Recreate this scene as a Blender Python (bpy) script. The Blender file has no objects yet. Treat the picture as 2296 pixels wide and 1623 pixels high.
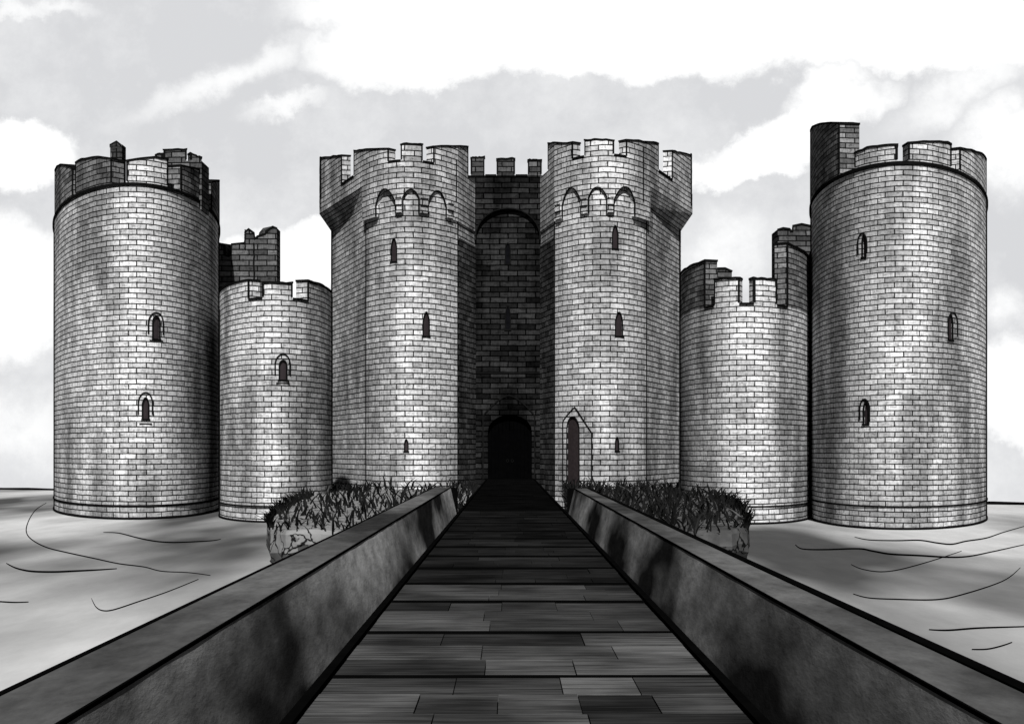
import bpy, math, random
from mathutils import Vector
random.seed(7)
scene = bpy.context.scene
COL = scene.collection

# ------------------------------------------------------------------ measures
# The drawing was surveyed on a 2296 x 1623 grid: F is its focal length and
# (XC, YH) its vanishing point; EYE is the viewer's height over the deck (z=0).
F, XC, YH, EYE = 3400.0, 1141.0, 1013.0, 1.85
ZW = -1.87                                   # level of the moat

def depth(s):                                # depth at which one metre spans s units
    return F / s

def at(px, s):                               # plan position
    return ((px - XC) / s, F / s)

def ground(px, py, z):                       # point of the level sheet z
    y = F * (EYE - z) / (py - YH)
    return ((px - XC) / F * y, y)

# ------------------------------------------------------------------ mesh builder
class MB:
    def __init__(self):
        self.v, self.f, self.uv, self.m, self.t, self.sm = [], [], [], [], [], []
    def face(self, pts, uvs=None, mat=0, tone=0.5, smooth=False):
        n = len(self.v)
        self.v.extend([tuple(p) for p in pts])
        self.f.append(tuple(range(n, n + len(pts))))
        self.uv.extend(uvs if uvs else [(p[0] + p[1] * .37, p[2]) for p in pts])
        self.m.append(mat); self.t.append(tone); self.sm.append(smooth)
    def box(self, x0, x1, y0, y1, z0, z1, mat=0, tone=.5, skip=()):
        c = lambda a, b, d: (a, b, d)
        if 'b' not in skip: self.face([c(x0,y1,z0),c(x1,y1,z0),c(x1,y0,z0),c(x0,y0,z0)], [(x0,y1),(x1,y1),(x1,y0),(x0,y0)], mat, tone)
        self.face([c(x0,y0,z1),c(x1,y0,z1),c(x1,y1,z1),c(x0,y1,z1)], [(x0,y0),(x1,y0),(x1,y1),(x0,y1)], mat, tone)
        self.face([c(x0,y0,z0),c(x1,y0,z0),c(x1,y0,z1),c(x0,y0,z1)], [(x0,z0),(x1,z0),(x1,z1),(x0,z1)], mat, tone)
        self.face([c(x1,y1,z0),c(x0,y1,z0),c(x0,y1,z1),c(x1,y1,z1)], [(x1,z0),(x0,z0),(x0,z1),(x1,z1)], mat, tone)
        self.face([c(x0,y1,z0),c(x0,y0,z0),c(x0,y0,z1),c(x0,y1,z1)], [(y1,z0),(y0,z0),(y0,z1),(y1,z1)], mat, tone)
        self.face([c(x1,y0,z0),c(x1,y1,z0),c(x1,y1,z1),c(x1,y0,z1)], [(y0,z0),(y1,z0),(y1,z1),(y0,z1)], mat, tone)
    def build(self, name, mats, parent=None):
        me = bpy.data.meshes.new(name)
        me.from_pydata(self.v, [], self.f)
        uvl = me.uv_layers.new(name='UVMap')
        uvl.data.foreach_set('uv', [c for p in self.uv for c in p])
        if not isinstance(mats, (list, tuple)): mats = [mats]
        for m in mats: me.materials.append(m)
        me.polygons.foreach_set('material_index', self.m)
        me.polygons.foreach_set('use_smooth', self.sm)
        a = me.attributes.new('tone', 'FLOAT', 'FACE')
        a.data.foreach_set('value', self.t)
        me.update()
        o = bpy.data.objects.new(name, me)
        COL.objects.link(o)
        if parent: 
            o.parent = parent
            o.matrix_parent_inverse = parent.matrix_basis.inverted()
        return o

def tag(o, label=None, cat=None, group=None, kind=None):
    if label: o['label'] = label
    if cat: o['category'] = cat
    if group: o['group'] = group
    if kind: o['kind'] = kind
    return o

def thing(name, loc, label, cat, group=None):
    o = bpy.data.objects.new(name, None)
    o.location = loc; o.empty_display_size = .5
    COL.objects.link(o)
    return tag(o, label, cat, group, 'thing')

# ------------------------------------------------------------------ plan paths
class Path:
    """A wall line in plan, walked so that its outside lies to the right."""
    def __init__(self, pts, closed=False, us=1.0):
        self.closed, self.us = closed, us
        P = [Vector(p) for p in pts]
        if closed: P.append(P[0].copy())
        self.P = P
        self.U = [0.0]
        for a, b in zip(P, P[1:]): self.U.append(self.U[-1] + (b - a).length)
        self.L = self.U[-1]
        seg = []
        for a, b in zip(P, P[1:]):
            t = (b - a).normalized(); seg.append(Vector((t.y, -t.x)))
        self.N = []
        for i in range(len(P)):
            a = seg[i - 1] if i > 0 else (seg[-1] if closed else seg[0])
            b = seg[i] if i < len(seg) else (seg[0] if closed else seg[-1])
            m = (a + b).normalized(); self.N.append(m / max(.35, m.dot(b)))
        self.seg = seg
    def _loc(self, u):
        u = min(max(u, 0.0), self.L)
        lo, hi = 0, len(self.U) - 2
        while lo < hi:
            mid = (lo + hi + 1) // 2
            if self.U[mid] <= u: lo = mid
            else: hi = mid - 1
        d = self.U[lo + 1] - self.U[lo]
        return lo, (u - self.U[lo]) / d if d else 0.0
    def at(self, u, d=0.0):
        i, t = self._loc(u)
        a = self.P[i] + self.N[i] * d; b = self.P[i + 1] + self.N[i + 1] * d
        return a.lerp(b, t)
    def u_at(self, px):
        if not hasattr(self, 'tab'):
            self.tab = []
            n = 1600
            for k in range(n + 1):
                u = self.L * k / n
                i, _ = self._loc(u)
                p = self.at(u)
                if self.seg[i].dot(-p) > 0 and p.y > 0:
                    self.tab.append((XC + F * p.x / p.y, u))
        best = None
        for (xa, ua), (xb, ub) in zip(self.tab, self.tab[1:]):
            if abs(ub - ua) < self.L / 800 and min(xa, xb) <= px <= max(xa, xb) and xa != xb:
                return ua + (ub - ua) * (px - xa) / (xb - xa)
        return min(self.tab, key=lambda t: abs(t[0] - px))[1]
    def z_at(self, u, py):
        return EYE + (YH - py) * self.at(u).y / F
    def uz(self, px, py):
        u = self.u_at(px); return u, self.z_at(u, py)

def circle_path(x0, x1, s, k=3.0, n=240):
    """plan of a boldly projecting tower: a long oval (k = length / width) that reaches
    from x0 to x1 when its nose stands at scale s"""
    t0, t1 = math.atan((x0 - XC) / F), math.atan((x1 - XC) / F)
    th, h = (t0 + t1) / 2, (t1 - t0) / 2
    D = F / s / math.cos(th); b = 4.0
    for _ in range(30):
        a = math.tan(h) * math.sqrt(D * D + 2 * D * b); b = k * a
    R = D + b
    ex, ey = Vector((math.sin(th), math.cos(th))), Vector((-math.cos(th), math.sin(th)))
    c = ex * R
    pts = [c + ex * (b * math.cos(2 * math.pi * q / n)) + ey * (a * math.sin(2 * math.pi * q / n)) for q in range(n)]
    return Path(pts, True, s / 41.0), c, a

# ------------------------------------------------------------------ walls
def shell(mb, path, u0, u1, zb, zt, th, openings=(), mat=0, mtop=None, extra=(), off=0.0, tone=.5):
    """thick wall over [u0,u1]; zb / zt are numbers or functions of u; openings are
    (ua, ub, sill(u), head(u)). Every hole and end gets its reveal."""
    fz = lambda g: g if callable(g) else (lambda u, g=g: g)
    zb, zt = fz(zb), fz(zt)
    mtop = mat if mtop is None else mtop
    cuts = {u0, u1}
    for u in path.U:
        if u0 < u < u1: cuts.add(u)
    for e in extra:
        if u0 < e < u1: cuts.add(e)
    for o in openings:
        for k in range(13):
            u = o[0] + (o[1] - o[0]) * (.5 - .5 * math.cos(math.pi * k / 12))
            if u0 <= u <= u1: cuts.add(u)
    us = sorted(cuts)
    us = [u for i, u in enumerate(us) if i == 0 or u - us[i - 1] > 1e-6]
    k = path.us
    def ivs(u, mid):
        out, lo = [], zb(u)
        for o in sorted((o for o in openings if o[0] < mid < o[1]), key=lambda o: o[2](u)):
            a, b = o[2](u), o[3](u)
            if a > lo + 1e-4: out.append((lo, a))
            lo = max(lo, b)
        if zt(u) > lo + 1e-4: out.append((lo, zt(u)))
        return out
    segs = []
    for a, b in zip(us, us[1:]):
        m = (a + b) / 2
        segs.append((a, b, ivs(a, m), ivs(b, m)))
    P = lambda u, d, z: (*path.at(u, d), z)
    d0, d1 = off, off - th
    for a, b, A, B in segs:
        for (a0, a1), (b0, b1) in zip(A, B):
            mb.face([P(a,d0,a0),P(b,d0,b0),P(b,d0,b1),P(a,d0,a1)], [(a*k,a0*k),(b*k,b0*k),(b*k,b1*k),(a*k,a1*k)], mat, tone)
            mb.face([P(b,d1,b0),P(a,d1,a0),P(a,d1,a1),P(b,d1,b1)], [(b*k,b0*k),(a*k,a0*k),(a*k,a1*k),(b*k,b1*k)], mat, tone)
            mb.face([P(a,d0,a1),P(b,d0,b1),P(b,d1,b1),P(a,d1,a1)], [(a*k,a1*k),(b*k,b1*k),(b*k,(b1+th)*k),(a*k,(a1+th)*k)], mtop, tone)
            mb.face([P(b,d0,b0),P(a,d0,a0),P(a,d1,a0),P(b,d1,b0)], [(b*k,b0*k),(a*k,a0*k),(a*k,(a0-th)*k),(b*k,(b0-th)*k)], mat, tone)
    ends = [([], segs[0][2], us[0])] + [(s[3], t[2], s[1]) for s, t in zip(segs, segs[1:])] + [(segs[-1][3], [], us[-1])]
    if path.closed and u0 <= 0 and u1 >= path.L - 1e-6: ends = ends[1:-1]
    for L, R, u in ends:
        zs = sorted({z for iv in L + R for z in iv})
        for z0, z1 in zip(zs, zs[1:]):
            if z1 - z0 < 1e-4: continue
            m = (z0 + z1) / 2
            il, ir = any(a < m < b for a, b in L), any(a < m < b for a, b in R)
            if il == ir: continue
            q = [P(u,d0,z0),P(u,d1,z0),P(u,d1,z1),P(u,d0,z1)]
            w = [((u)*k,z0*k),((u+th)*k,z0*k),((u+th)*k,z1*k),(u*k,z1*k)]
            if ir: q.reverse(); w.reverse()
            mb.face(q, w, mat, tone)

def line_on(mb, path, pts, w, proud=.04, off=0.0, mat=0, closed=False, taper=False):
    """a moulding laid on a wall face along (u, z) points"""
    n = len(pts)
    if n < 2: return
    L, R = [], []
    for i in range(n):
        a = pts[i - 1] if (i or closed) else pts[0]
        b = pts[(i + 1) % n] if (i < n - 1 or closed) else pts[-1]
        tx, tz = b[0] - a[0], b[1] - a[1]
        l = math.hypot(tx, tz) or 1
        ww = w / 2 * (1 if not taper else .35 + .65 * math.sin(math.pi * (i + .5) / n))
        L.append((pts[i][0] - tz / l * ww, pts[i][1] + tx / l * ww))
        R.append((pts[i][0] + tz / l * ww, pts[i][1] - tx / l * ww))
    P = lambda q, d: (*path.at(q[0], d), q[1])
    o1, o0 = off + proud, off - .03
    rng = range(n if closed else n - 1)
    for i in rng:
        j = (i + 1) % n
        mb.face([P(R[i],o1),P(R[j],o1),P(L[j],o1),P(L[i],o1)], mat=mat)
        mb.face([P(L[i],o1),P(L[j],o1),P(L[j],o0),P(L[i],o0)], mat=mat)
        mb.face([P(R[j],o1),P(R[i],o1),P(R[i],o0),P(R[j],o0)], mat=mat)

def ring_line(path, z, w, proud=.06, u0=None, u1=None, mat=0, off=0.0):
    mb = MB()
    u0 = 0 if u0 is None else u0; u1 = path.L if u1 is None else u1
    us = sorted({u0, u1} | {u for u in path.U if u0 < u < u1})
    zf = z if callable(z) else (lambda u: z)
    line_on(mb, path, [(u, zf(u)) for u in us], w, proud, off, mat)
    return mb

def arch_fn(u0, u1, zs, za, kind='round'):
    c, h = (u0 + u1) / 2, (u1 - u0) / 2
    def f(u):
        t = min(1.0, abs(u - c) / h)
        if kind == 'round': return zs + (za - zs) * math.sqrt(max(0, 1 - t * t))
        if kind == 'pointed': return zs + (za - zs) * (1 - t ** 1.55)
        return zs + (za - zs) * (1 - t ** 2.2)
    return f

def outline(u0, u1, z0, f, n=14, base=False):
    pts = [(u0, z0)] + [(u0 + (u1 - u0) * (.5 - .5 * math.cos(math.pi * k / n)), 0) for k in range(n + 1)] + [(u1, z0)]
    return [pts[0]] + [(u, f(u)) for u, _ in pts[1:-1]] + [pts[-1]]

def wob(a=.03): return random.uniform(-a, a)

def merlon(path, x0, x1, yl, yr, zb, parent, M, th=.6, dark=False, lift=.11, off=0.0, name='merlon', bow=.0, u01=None, z01=None):
    """battlement block with its dark lead cap and turned down edges"""
    u0, u1 = u01 if u01 else (path.u_at(x0), path.u_at(x1))
    z0, z1 = z01 if z01 else (path.z_at(u0, yl), path.z_at(u1, yr))
    us = [u0 + (u1 - u0) * k / 8 for k in range(9)]
    j = [wob(.035) for _ in us]
    def top(u):
        t = (u - u0) / (u1 - u0)
        k = min(7, max(0, int(t * 8))); q = t * 8 - k
        return z0 + (z1 - z0) * t + bow * (1 - (2 * t - 1) ** 2) + j[k] * (1 - q) + j[k + 1] * q
    mb = MB()
    shell(mb, path, u0, u1, zb, top, th, extra=us, off=off)
    shell(mb, path, u0 - .05, u1 + .05, lambda u: top(min(max(u, u0), u1)) + .002, lambda u: top(min(max(u, u0), u1)) + lift, th + .07, extra=us, mat=1, off=off + .045)
    for ue, sg in ((u0, 1), (u1, -1)):
        line_on(mb, path, [(ue + sg * .03, zb + .08), (ue + sg * .03, top(ue) + .01)], .10 + wob(.03), .035, off, 1)
    return mb.build(name, [M['brick_dark'] if dark is True else M['brick_mid'] if dark else M['brick'], M['lead']], parent)

def slit(path, x0, x1, y0, y1, kind='lancet', spring=.38, slant=0):
    """opening for shell(): y0 top, y1 bottom in survey units"""
    ua, ub = path.u_at(x0), path.u_at(x1)
    uc = (ua + ub) / 2
    za, zs = path.z_at(uc, y0), path.z_at(uc, y1)
    sp = za - (za - zs) * spring
    return (ua, ub, (lambda u: zs), arch_fn(ua, ub, sp, za, kind)), (ua, ub, zs, za)

def window(path, op, parent, M, hood=None, off=0.0, name='window', inset=.07, pane='pane', frame=True, hw=.07):
    (ua, ub, zs, fh), _ = op, None
    z0 = zs(ua)
    mb = MB()
    n = 12
    us = [ua + (ub - ua) * (.5 - .5 * math.cos(math.pi * k / n)) for k in range(n + 1)]
    for a, b in zip(us, us[1:]):
        P = lambda u, z: (*path.at(u, off - inset), z)
        mb.face([P(a, z0), P(b, z0), P(b, fh(b) + .0), P(a, fh(a) + .0)])
    w = mb.build(name, M[pane], parent)
    if frame:
        fb = MB()
        line_on(fb, path, outline(ua, ub, z0, fh), .07, .03, off)
        line_on(fb, path, [(ua - .07, z0 - .02), (ub + .07, z0 - .02)], .10, .06, off)
        fb.build('window_frame', M['lead'], w)
    if hood:
        hx0, hx1, hy, sill = hood
        ha, hb = path.u_at(hx0), path.u_at(hx1); uc = (ha + hb) / 2
        top = path.z_at(uc, hy); h = top - z0
        g = arch_fn(ha, hb, top - h * .42, top, 'round')
        hbm = MB()
        line_on(hbm, path, outline(ha, hb, z0 + h * .18, g), hw, .05, off)
        if sill:
            zz = path.z_at(uc, sill)
            sm_ = MB(); line_on(sm_, path, [(ha + .05, zz), (hb - .05, zz)], hw, .06, off)
            sm_.build('sill', M['joint'], w)
        hbm.build('hood_mould', M['joint'], w)
    return w

def disc(path, z, name, mat, parent, d=-.3):
    mb = MB()
    pts = [(*path.at(u, d), z) for u in path.U[:-1]] if path.closed else [(*path.at(u, d), z) for u in path.U]
    mb.face(pts, [(p[0], p[1]) for p in pts])
    return mb.build(name, mat, parent)

def rib(path, px, z0, z1, w, parent, M, name='joint_strip', u=None, amp=.03, proud=.07, off=0):
    u = path.u_at(px) if u is None else u
    n = 26
    mb = MB()
    line_on(mb, path, [(u + wob(amp), z0 + (z1 - z0) * k / n) for k in range(n + 1)], w * (1.4 if w > .1 else 1.1), proud, off)
    return mb.build(name, M['joint'], parent)

# ------------------------------------------------------------------ materials
def new_mat(name):
    m = bpy.data.materials.new(name); m.use_nodes = True
    nt = m.node_tree; nt.nodes.clear()
    out = nt.nodes.new('ShaderNodeOutputMaterial')
    b = nt.nodes.new('ShaderNodeBsdfPrincipled')
    nt.links.new(b.outputs[0], out.inputs[0])
    return m, nt, b

def N(nt, typ, **kw):
    n = nt.nodes.new(typ)
    for k, v in kw.items():
        if k in n.inputs.keys(): n.inputs[k].default_value = v
        else: setattr(n, k, v)
    return n

def math_(nt, op, a, b=None, clamp=False):
    n = nt.nodes.new('ShaderNodeMath'); n.operation = op; n.use_clamp = clamp
    for i, x in enumerate((a, b)):
        if x is None: continue
        if isinstance(x, (int, float)): n.inputs[i].default_value = x
        else: nt.links.new(x, n.inputs[i])
    return n.outputs[0]

def ramp(nt, fac, stops, interp='LINEAR'):
    r = nt.nodes.new('ShaderNodeValToRGB'); r.color_ramp.interpolation = interp
    e = r.color_ramp.elements
    while len(e) > len(stops): e.remove(e[-1])
    while len(e) < len(stops): e.new(1)
    for el, (p, c) in zip(e, stops):
        el.position = p; el.color = (c, c, c, 1) if isinstance(c, (int, float)) else (*c, 1)
    nt.links.new(fac, r.inputs[0]); return r.outputs[0]

def mul(nt, a, b, mode='MULTIPLY', fac=1.0):
    n = nt.nodes.new('ShaderNodeMixRGB'); n.blend_type = mode
    n.inputs[0].default_value = fac if isinstance(fac, (int, float)) else 1
    if not isinstance(fac, (int, float)): nt.links.new(fac, n.inputs[0])
    for i, x in ((1, a), (2, b)):
        if isinstance(x, tuple): n.inputs[i].default_value = (*x, 1)
        else: nt.links.new(x, n.inputs[i])
    return n.outputs[0]

def noise(nt, vec, scale, detail=4, rough=.55, mapscale=None):
    if mapscale:
        mp = N(nt, 'ShaderNodeMapping'); mp.inputs['Scale'].default_value = mapscale
        nt.links.new(vec, mp.inputs[0]); vec = mp.outputs[0]
    n = N(nt, 'ShaderNodeTexNoise', Scale=scale, Detail=detail, Roughness=rough)
    nt.links.new(vec, n.inputs['Vector']); return n.outputs[0]

def brick_mat(name, lo, hi, mortar, grime=(.42, 1.0), bump=.5):
    m, nt, b = new_mat(name)
    tc = N(nt, 'ShaderNodeTexCoord'); geo = N(nt, 'ShaderNodeNewGeometry')
    uv = tc.outputs['UV']
    # slightly wandering courses
    nz = N(nt, 'ShaderNodeTexNoise', Scale=.9, Detail=3.0); nt.links.new(uv, nz.inputs['Vector'])
    sub = N(nt, 'ShaderNodeVectorMath', operation='SUBTRACT'); nt.links.new(nz.outputs['Color'], sub.inputs[0]); sub.inputs[1].default_value = (.5, .5, .5)
    sc = N(nt, 'ShaderNodeVectorMath', operation='MULTIPLY'); nt.links.new(sub.outputs[0], sc.inputs[0]); sc.inputs[1].default_value = (.16, .075, 0)
    ad = N(nt, 'ShaderNodeVectorMath', operation='ADD'); nt.links.new(uv, ad.inputs[0]); nt.links.new(sc.outputs[0], ad.inputs[1])
    br = N(nt, 'ShaderNodeTexBrick', offset=.46, offset_frequency=2, squash=1.0, squash_frequency=2)
    for k, v in (('Scale', 1.0), ('Mortar Size', .036), ('Mortar Smooth', .25), ('Bias', .12), ('Brick Width', .98), ('Row Height', .292)):
        br.inputs[k].default_value = v
    br.inputs['Color1'].default_value = (lo, lo, lo * 1.01, 1); br.inputs['Color2'].default_value = (hi, hi, hi * 1.01, 1)
    br.inputs['Mortar'].default_value = (mortar, mortar, mortar, 1)
    nt.links.new(ad.outputs[0], br.inputs['Vector'])
    pos = geo.outputs['Position']
    n1 = noise(nt, pos, 1.0, 5, .6, (.34, .34, .11))                                   # broad stains
    n2 = noise(nt, uv, 1.0, 5, .7, (9.0, 2.2, 1))                      # rain streaks down each face
    n3 = noise(nt, uv, 3.0, 4, .65, (1.0, 2.6, 1))                     # dark blots on single stones
    g1 = ramp(nt, n1, [(.38, grime[0]), (.56, grime[1])])
    g2 = ramp(nt, n2, [(.34, .55), (.6, 1.0)])
    g3 = ramp(nt, n3, [(.34, .40), (.48, 1.0)])
    c = mul(nt, br.outputs['Color'], g1); c = mul(nt, c, g2); c = mul(nt, c, g3)
    nt.links.new(c, b.inputs['Base Color'])
    b.inputs['Roughness'].default_value = .8
    b.inputs['Specular IOR Level'].default_value = .0
    h = math_(nt, 'SUBTRACT', 1.0, br.outputs['Fac'])
    h = math_(nt, 'ADD', h, math_(nt, 'MULTIPLY', n3, .35))
    bp = N(nt, 'ShaderNodeBump', Strength=bump, Distance=.05)
    nt.links.new(h, bp.inputs['Height']); nt.links.new(bp.outputs[0], b.inputs['Normal'])
    return m

def plain_mat(name, c, rough=.7, spec=.2, var=.25, scale=3):
    m, nt, b = new_mat(name)
    geo = N(nt, 'ShaderNodeNewGeometry')
    n = noise(nt, geo.outputs['Position'], scale, 4)
    r = ramp(nt, n, [(.3, tuple(x * (1 - var) for x in c)), (.7, tuple(x * (1 + var) for x in c))])
    nt.links.new(r, b.inputs['Base Color'])
    b.inputs['Roughness'].default_value = rough; b.inputs['Specular IOR Level'].default_value = spec if spec > .15 else 0
    return m

def blotch_mat(name, lo, hi, scale, rough=.85, fine=.35, stretch=None, bump=.3, a=.36, z=.66, spec=.0):
    m, nt, b = new_mat(name)
    geo = N(nt, 'ShaderNodeNewGeometry'); p = geo.outputs['Position']
    n1 = noise(nt, p, scale, 3, .5, stretch)
    n2 = noise(nt, p, scale * 9, 6, .7, stretch)
    c = ramp(nt, n1, [(a, lo), (z, hi)])
    c2 = ramp(nt, n2, [(.3, 1 - fine), (.65, 1.0)])
    c = mul(nt, c, c2)
    nt.links.new(c, b.inputs['Base Color'])
    b.inputs['Roughness'].default_value = rough; b.inputs['Specular IOR Level'].default_value = spec
    bp = N(nt, 'ShaderNodeBump', Strength=bump, Distance=.04)
    nt.links.new(n2, bp.inputs['Height']); nt.links.new(bp.outputs[0], b.inputs['Normal'])
    return m

def wood_mat():
    m, nt, b = new_mat('weathered_boards')
    geo = N(nt, 'ShaderNodeNewGeometry'); p = geo.outputs['Position']
    at_ = N(nt, 'ShaderNodeAttribute', attribute_name='tone')
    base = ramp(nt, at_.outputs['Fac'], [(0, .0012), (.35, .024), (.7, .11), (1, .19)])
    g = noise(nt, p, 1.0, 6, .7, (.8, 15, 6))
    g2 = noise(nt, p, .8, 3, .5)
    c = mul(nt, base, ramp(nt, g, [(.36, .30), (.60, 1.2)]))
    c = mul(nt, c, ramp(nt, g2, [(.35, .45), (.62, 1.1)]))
    nt.links.new(c, b.inputs['Base Color'])
    b.inputs['Roughness'].default_value = 1.0; b.inputs['Specular IOR Level'].default_value = 0
    bp = N(nt, 'ShaderNodeBump', Strength=.5, Distance=.012)
    nt.links.new(g, bp.inputs['Height']); nt.links.new(bp.outputs[0], b.inputs['Normal'])
    return m

def rock_mat(name, lo, hi):
    m, nt, b = new_mat(name)
    geo = N(nt, 'ShaderNodeNewGeometry'); p = geo.outputs['Position']
    n1 = noise(nt, p, .8, 5, .6)
    vo = N(nt, 'ShaderNodeTexVoronoi', feature='DISTANCE_TO_EDGE', Scale=.95)
    wn = noise(nt, p, 1.3, 3)
    ad = N(nt, 'ShaderNodeVectorMath', operation='ADD'); nt.links.new(p, ad.inputs[0]); nt.links.new(wn, ad.inputs[1])
    nt.links.new(ad.outputs[0], vo.inputs['Vector'])
    c = ramp(nt, n1, [(.35, lo), (.65, hi)])
    cr = ramp(nt, vo.outputs['Distance'], [(.018, .03), (.04, 1.0)])
    c = mul(nt, c, cr)
    nt.links.new(c, b.inputs['Base Color']); b.inputs['Roughness'].default_value = .9
    b.inputs['Specular IOR Level'].default_value = .1
    bp = N(nt, 'ShaderNodeBump', Strength=.5, Distance=.08)
    nt.links.new(n1, bp.inputs['Height']); nt.links.new(bp.outputs[0], b.inputs['Normal'])
    return m

def grass_mat():
    m, nt, b = new_mat('dark_grass')
    at_ = N(nt, 'ShaderNodeAttribute', attribute_name='tone')
    c = ramp(nt, at_.outputs['Fac'], [(0, .004), (.75, .012), (.9, .05), (1, .12)])
    nt.links.new(c, b.inputs['Base Color']); b.inputs['Roughness'].default_value = .8
    b.inputs['Specular IOR Level'].default_value = 0
    return m

M = {
    'brick': brick_mat('pale_brick', .50, .92, .03, (.42, 1.0)),
    'brick_mid': brick_mat('mid_brick', .09, .34, .014, (.4, 1.0)),  # darker brick for some of the battlement blocks
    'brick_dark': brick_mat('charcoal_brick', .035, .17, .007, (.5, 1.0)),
    'brick_shade': brick_mat('shaded_brick', .003, .040, .0015, (.25, 1.0)),  # near-black brick: the shade of the gate bay put into its colour
    'lead': plain_mat('black_lead', (.006, .006, .006), .8, .08),
    'joint': plain_mat('black_joint', (.007, .007, .007), .9, .05),
    'pane': plain_mat('dark_glass', (.030, .024, .026), .35, .3, .12),
    'pane_black': plain_mat('black_glass', (.005, .005, .006), .5, .15),
    'door': plain_mat('black_oak', (.0012, .0012, .0013), .8, .05),
    'door_brown': plain_mat('dark_oak', (.030, .024, .025), .7, .1, .2, 6),
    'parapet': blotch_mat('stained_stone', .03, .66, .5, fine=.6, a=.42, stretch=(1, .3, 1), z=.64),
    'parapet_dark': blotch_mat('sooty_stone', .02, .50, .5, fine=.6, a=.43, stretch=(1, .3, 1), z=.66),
    'cope': blotch_mat('coping_stone', .035, .15, .6, fine=.5, stretch=(1, .35, 1), a=.36, z=.66),
    'wood': wood_mat(),
    'tar': plain_mat('tarred_timber', (.0022, .0022, .0022), .8, .06),
    'rock': rock_mat('pale_rock', .16, .26),
    'rock_grey': rock_mat('dark_rock', .05, .11),
    'grass': grass_mat(),
    'water': blotch_mat('murky_water', .08, .58, .10, rough=.7, fine=.2, stretch=(1, .24, 1), bump=.05, a=.38, z=.60),
    'roof': plain_mat('lead_roof', (.1, .1, .1)),
}

# ------------------------------------------------------------------ round tower with the slim chimney
def wall_obj(path, zt, openings, parent, mat, th=.8, zb=ZW - .6, name='wall'):
    mb = MB(); shell(mb, path, 0, path.L, zb, zt, th, openings)
    return mb.build(name, M[mat], parent)

def round_tower(x0, x1, s, yring, ybase_ring, wins, label, name='round_tower'):
    p, c, r = circle_path(x0, x1, s, 3.9 if x0 < XC else 3.4)
    t = thing(name, (c[0], c[1], ZW), label, 'tower')
    mid = (x0 + x1) / 2
    zr = EYE + (YH - yring) / s
    zp = EYE + (YH - ybase_ring) / s
    ops = [slit(p, *w[0:4], w[4] if len(w) > 4 else 'lancet', .3) for w in wins]
    wall_obj(p, zr, [o[0] for o in ops], t, 'brick')
    ring_line(p, zr + .02, .17, .07).build('string_course', M['lead'], t)
    ring_line(p, zp, .085, .05).build('base_moulding', M['joint'], t)
    ring_line(p, ZW + .05, .12, .05).build('water_line', M['joint'], t)
    disc(p, zr - .15, 'roof', M['roof'], t)
    return p, c, r, t, zr, ops

p, c, r, t, zr, ops = round_tower(120, 492, 40.85, 414, 1133.5,
    [(342, 358.5, 709, 760.5, 'round'), (319, 333.5, 891.6, 940, 'lancet')],
    'round pale brick corner tower with a thin chimney rising behind its battlements')
window(p, ops[0][0], t, M, (332.6, 365.7, 701, 764))
window(p, ops[1][0], t, M, (310, 341.5, 880, 950))
zm = zr + .11
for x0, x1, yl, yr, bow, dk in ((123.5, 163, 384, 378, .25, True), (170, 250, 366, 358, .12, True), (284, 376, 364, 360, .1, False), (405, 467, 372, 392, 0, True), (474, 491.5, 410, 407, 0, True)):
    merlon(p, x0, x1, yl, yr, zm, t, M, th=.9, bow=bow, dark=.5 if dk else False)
# battlements on the far rim, seen over the front ones
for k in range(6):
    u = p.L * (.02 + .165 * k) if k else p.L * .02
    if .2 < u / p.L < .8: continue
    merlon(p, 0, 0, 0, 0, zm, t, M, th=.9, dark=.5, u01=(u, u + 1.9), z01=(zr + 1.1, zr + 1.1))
def block(name, x0, x1, s, yt, yb, dep, parent, mat, steps, cap=True):
    """rectangular masonry block; steps = [(x0,x1,ytop)] battlements standing on it"""
    (xa, y), (xb, _) = at(x0, s), at(x1, s)
    path = Path([(xa, y + dep), (xa, y), (xb, y), (xb, y + dep)], True, s / 41)
    mb = MB()
    zt, zb = EYE + (YH - yt) / s, EYE + (YH - yb) / s
    shell(mb, path, 0, path.L, zb, zt, min(.5, (xb - xa) * .3))
    zz = zt - .05
    pts = [(*path.at(u, -.1), zz) for u in path.U[:-1]]
    mb.face(pts, [(q[0], q[1]) for q in pts])
    o = mb.build(name, M[mat], parent)
    return o, path, zt
# slim chimney and the back turret
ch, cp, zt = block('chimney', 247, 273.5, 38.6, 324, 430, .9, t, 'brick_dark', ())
mb = MB()
a, b_ = at(246, 38.6), at(274.5, 38.6)
xm = (a[0] * .45 + b_[0] * .55); yy = a[1]
for (xa, za), (xb, zb2) in zip([(a[0], zt), (xm, zt + .22), (b_[0], zt - .12)], [(xm, zt + .22), (b_[0], zt - .12)]):
    mb.face([(xa,yy-.04,za),(xb,yy-.04,zb2),(xb,yy+.95,zb2),(xa,yy+.95,za)])
    mb.face([(xa,yy-.04,zt-.2),(xb,yy-.04,zt-.2),(xb,yy-.04,zb2),(xa,yy-.04,za)], mat=1)
    mb.face([(xa,yy-.05,za-.1),(xb,yy-.05,zb2-.1),(xb,yy-.05,zb2),(xa,yy-.05,za)])
mb.build('chimney_cap', [M['lead'], M['brick_dark']], ch)
mb = MB(); line_on(mb, cp, [(cp.u_at(262), zt - 2.3), (cp.u_at(261), zt + .05)], .07, .03); mb.build('joint_strip', M['joint'], ch)
tur, tp, zt = block('stair_turret', 349, 452, 38.2, 361, 470, 2.2, t, 'brick_dark', ())
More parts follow.
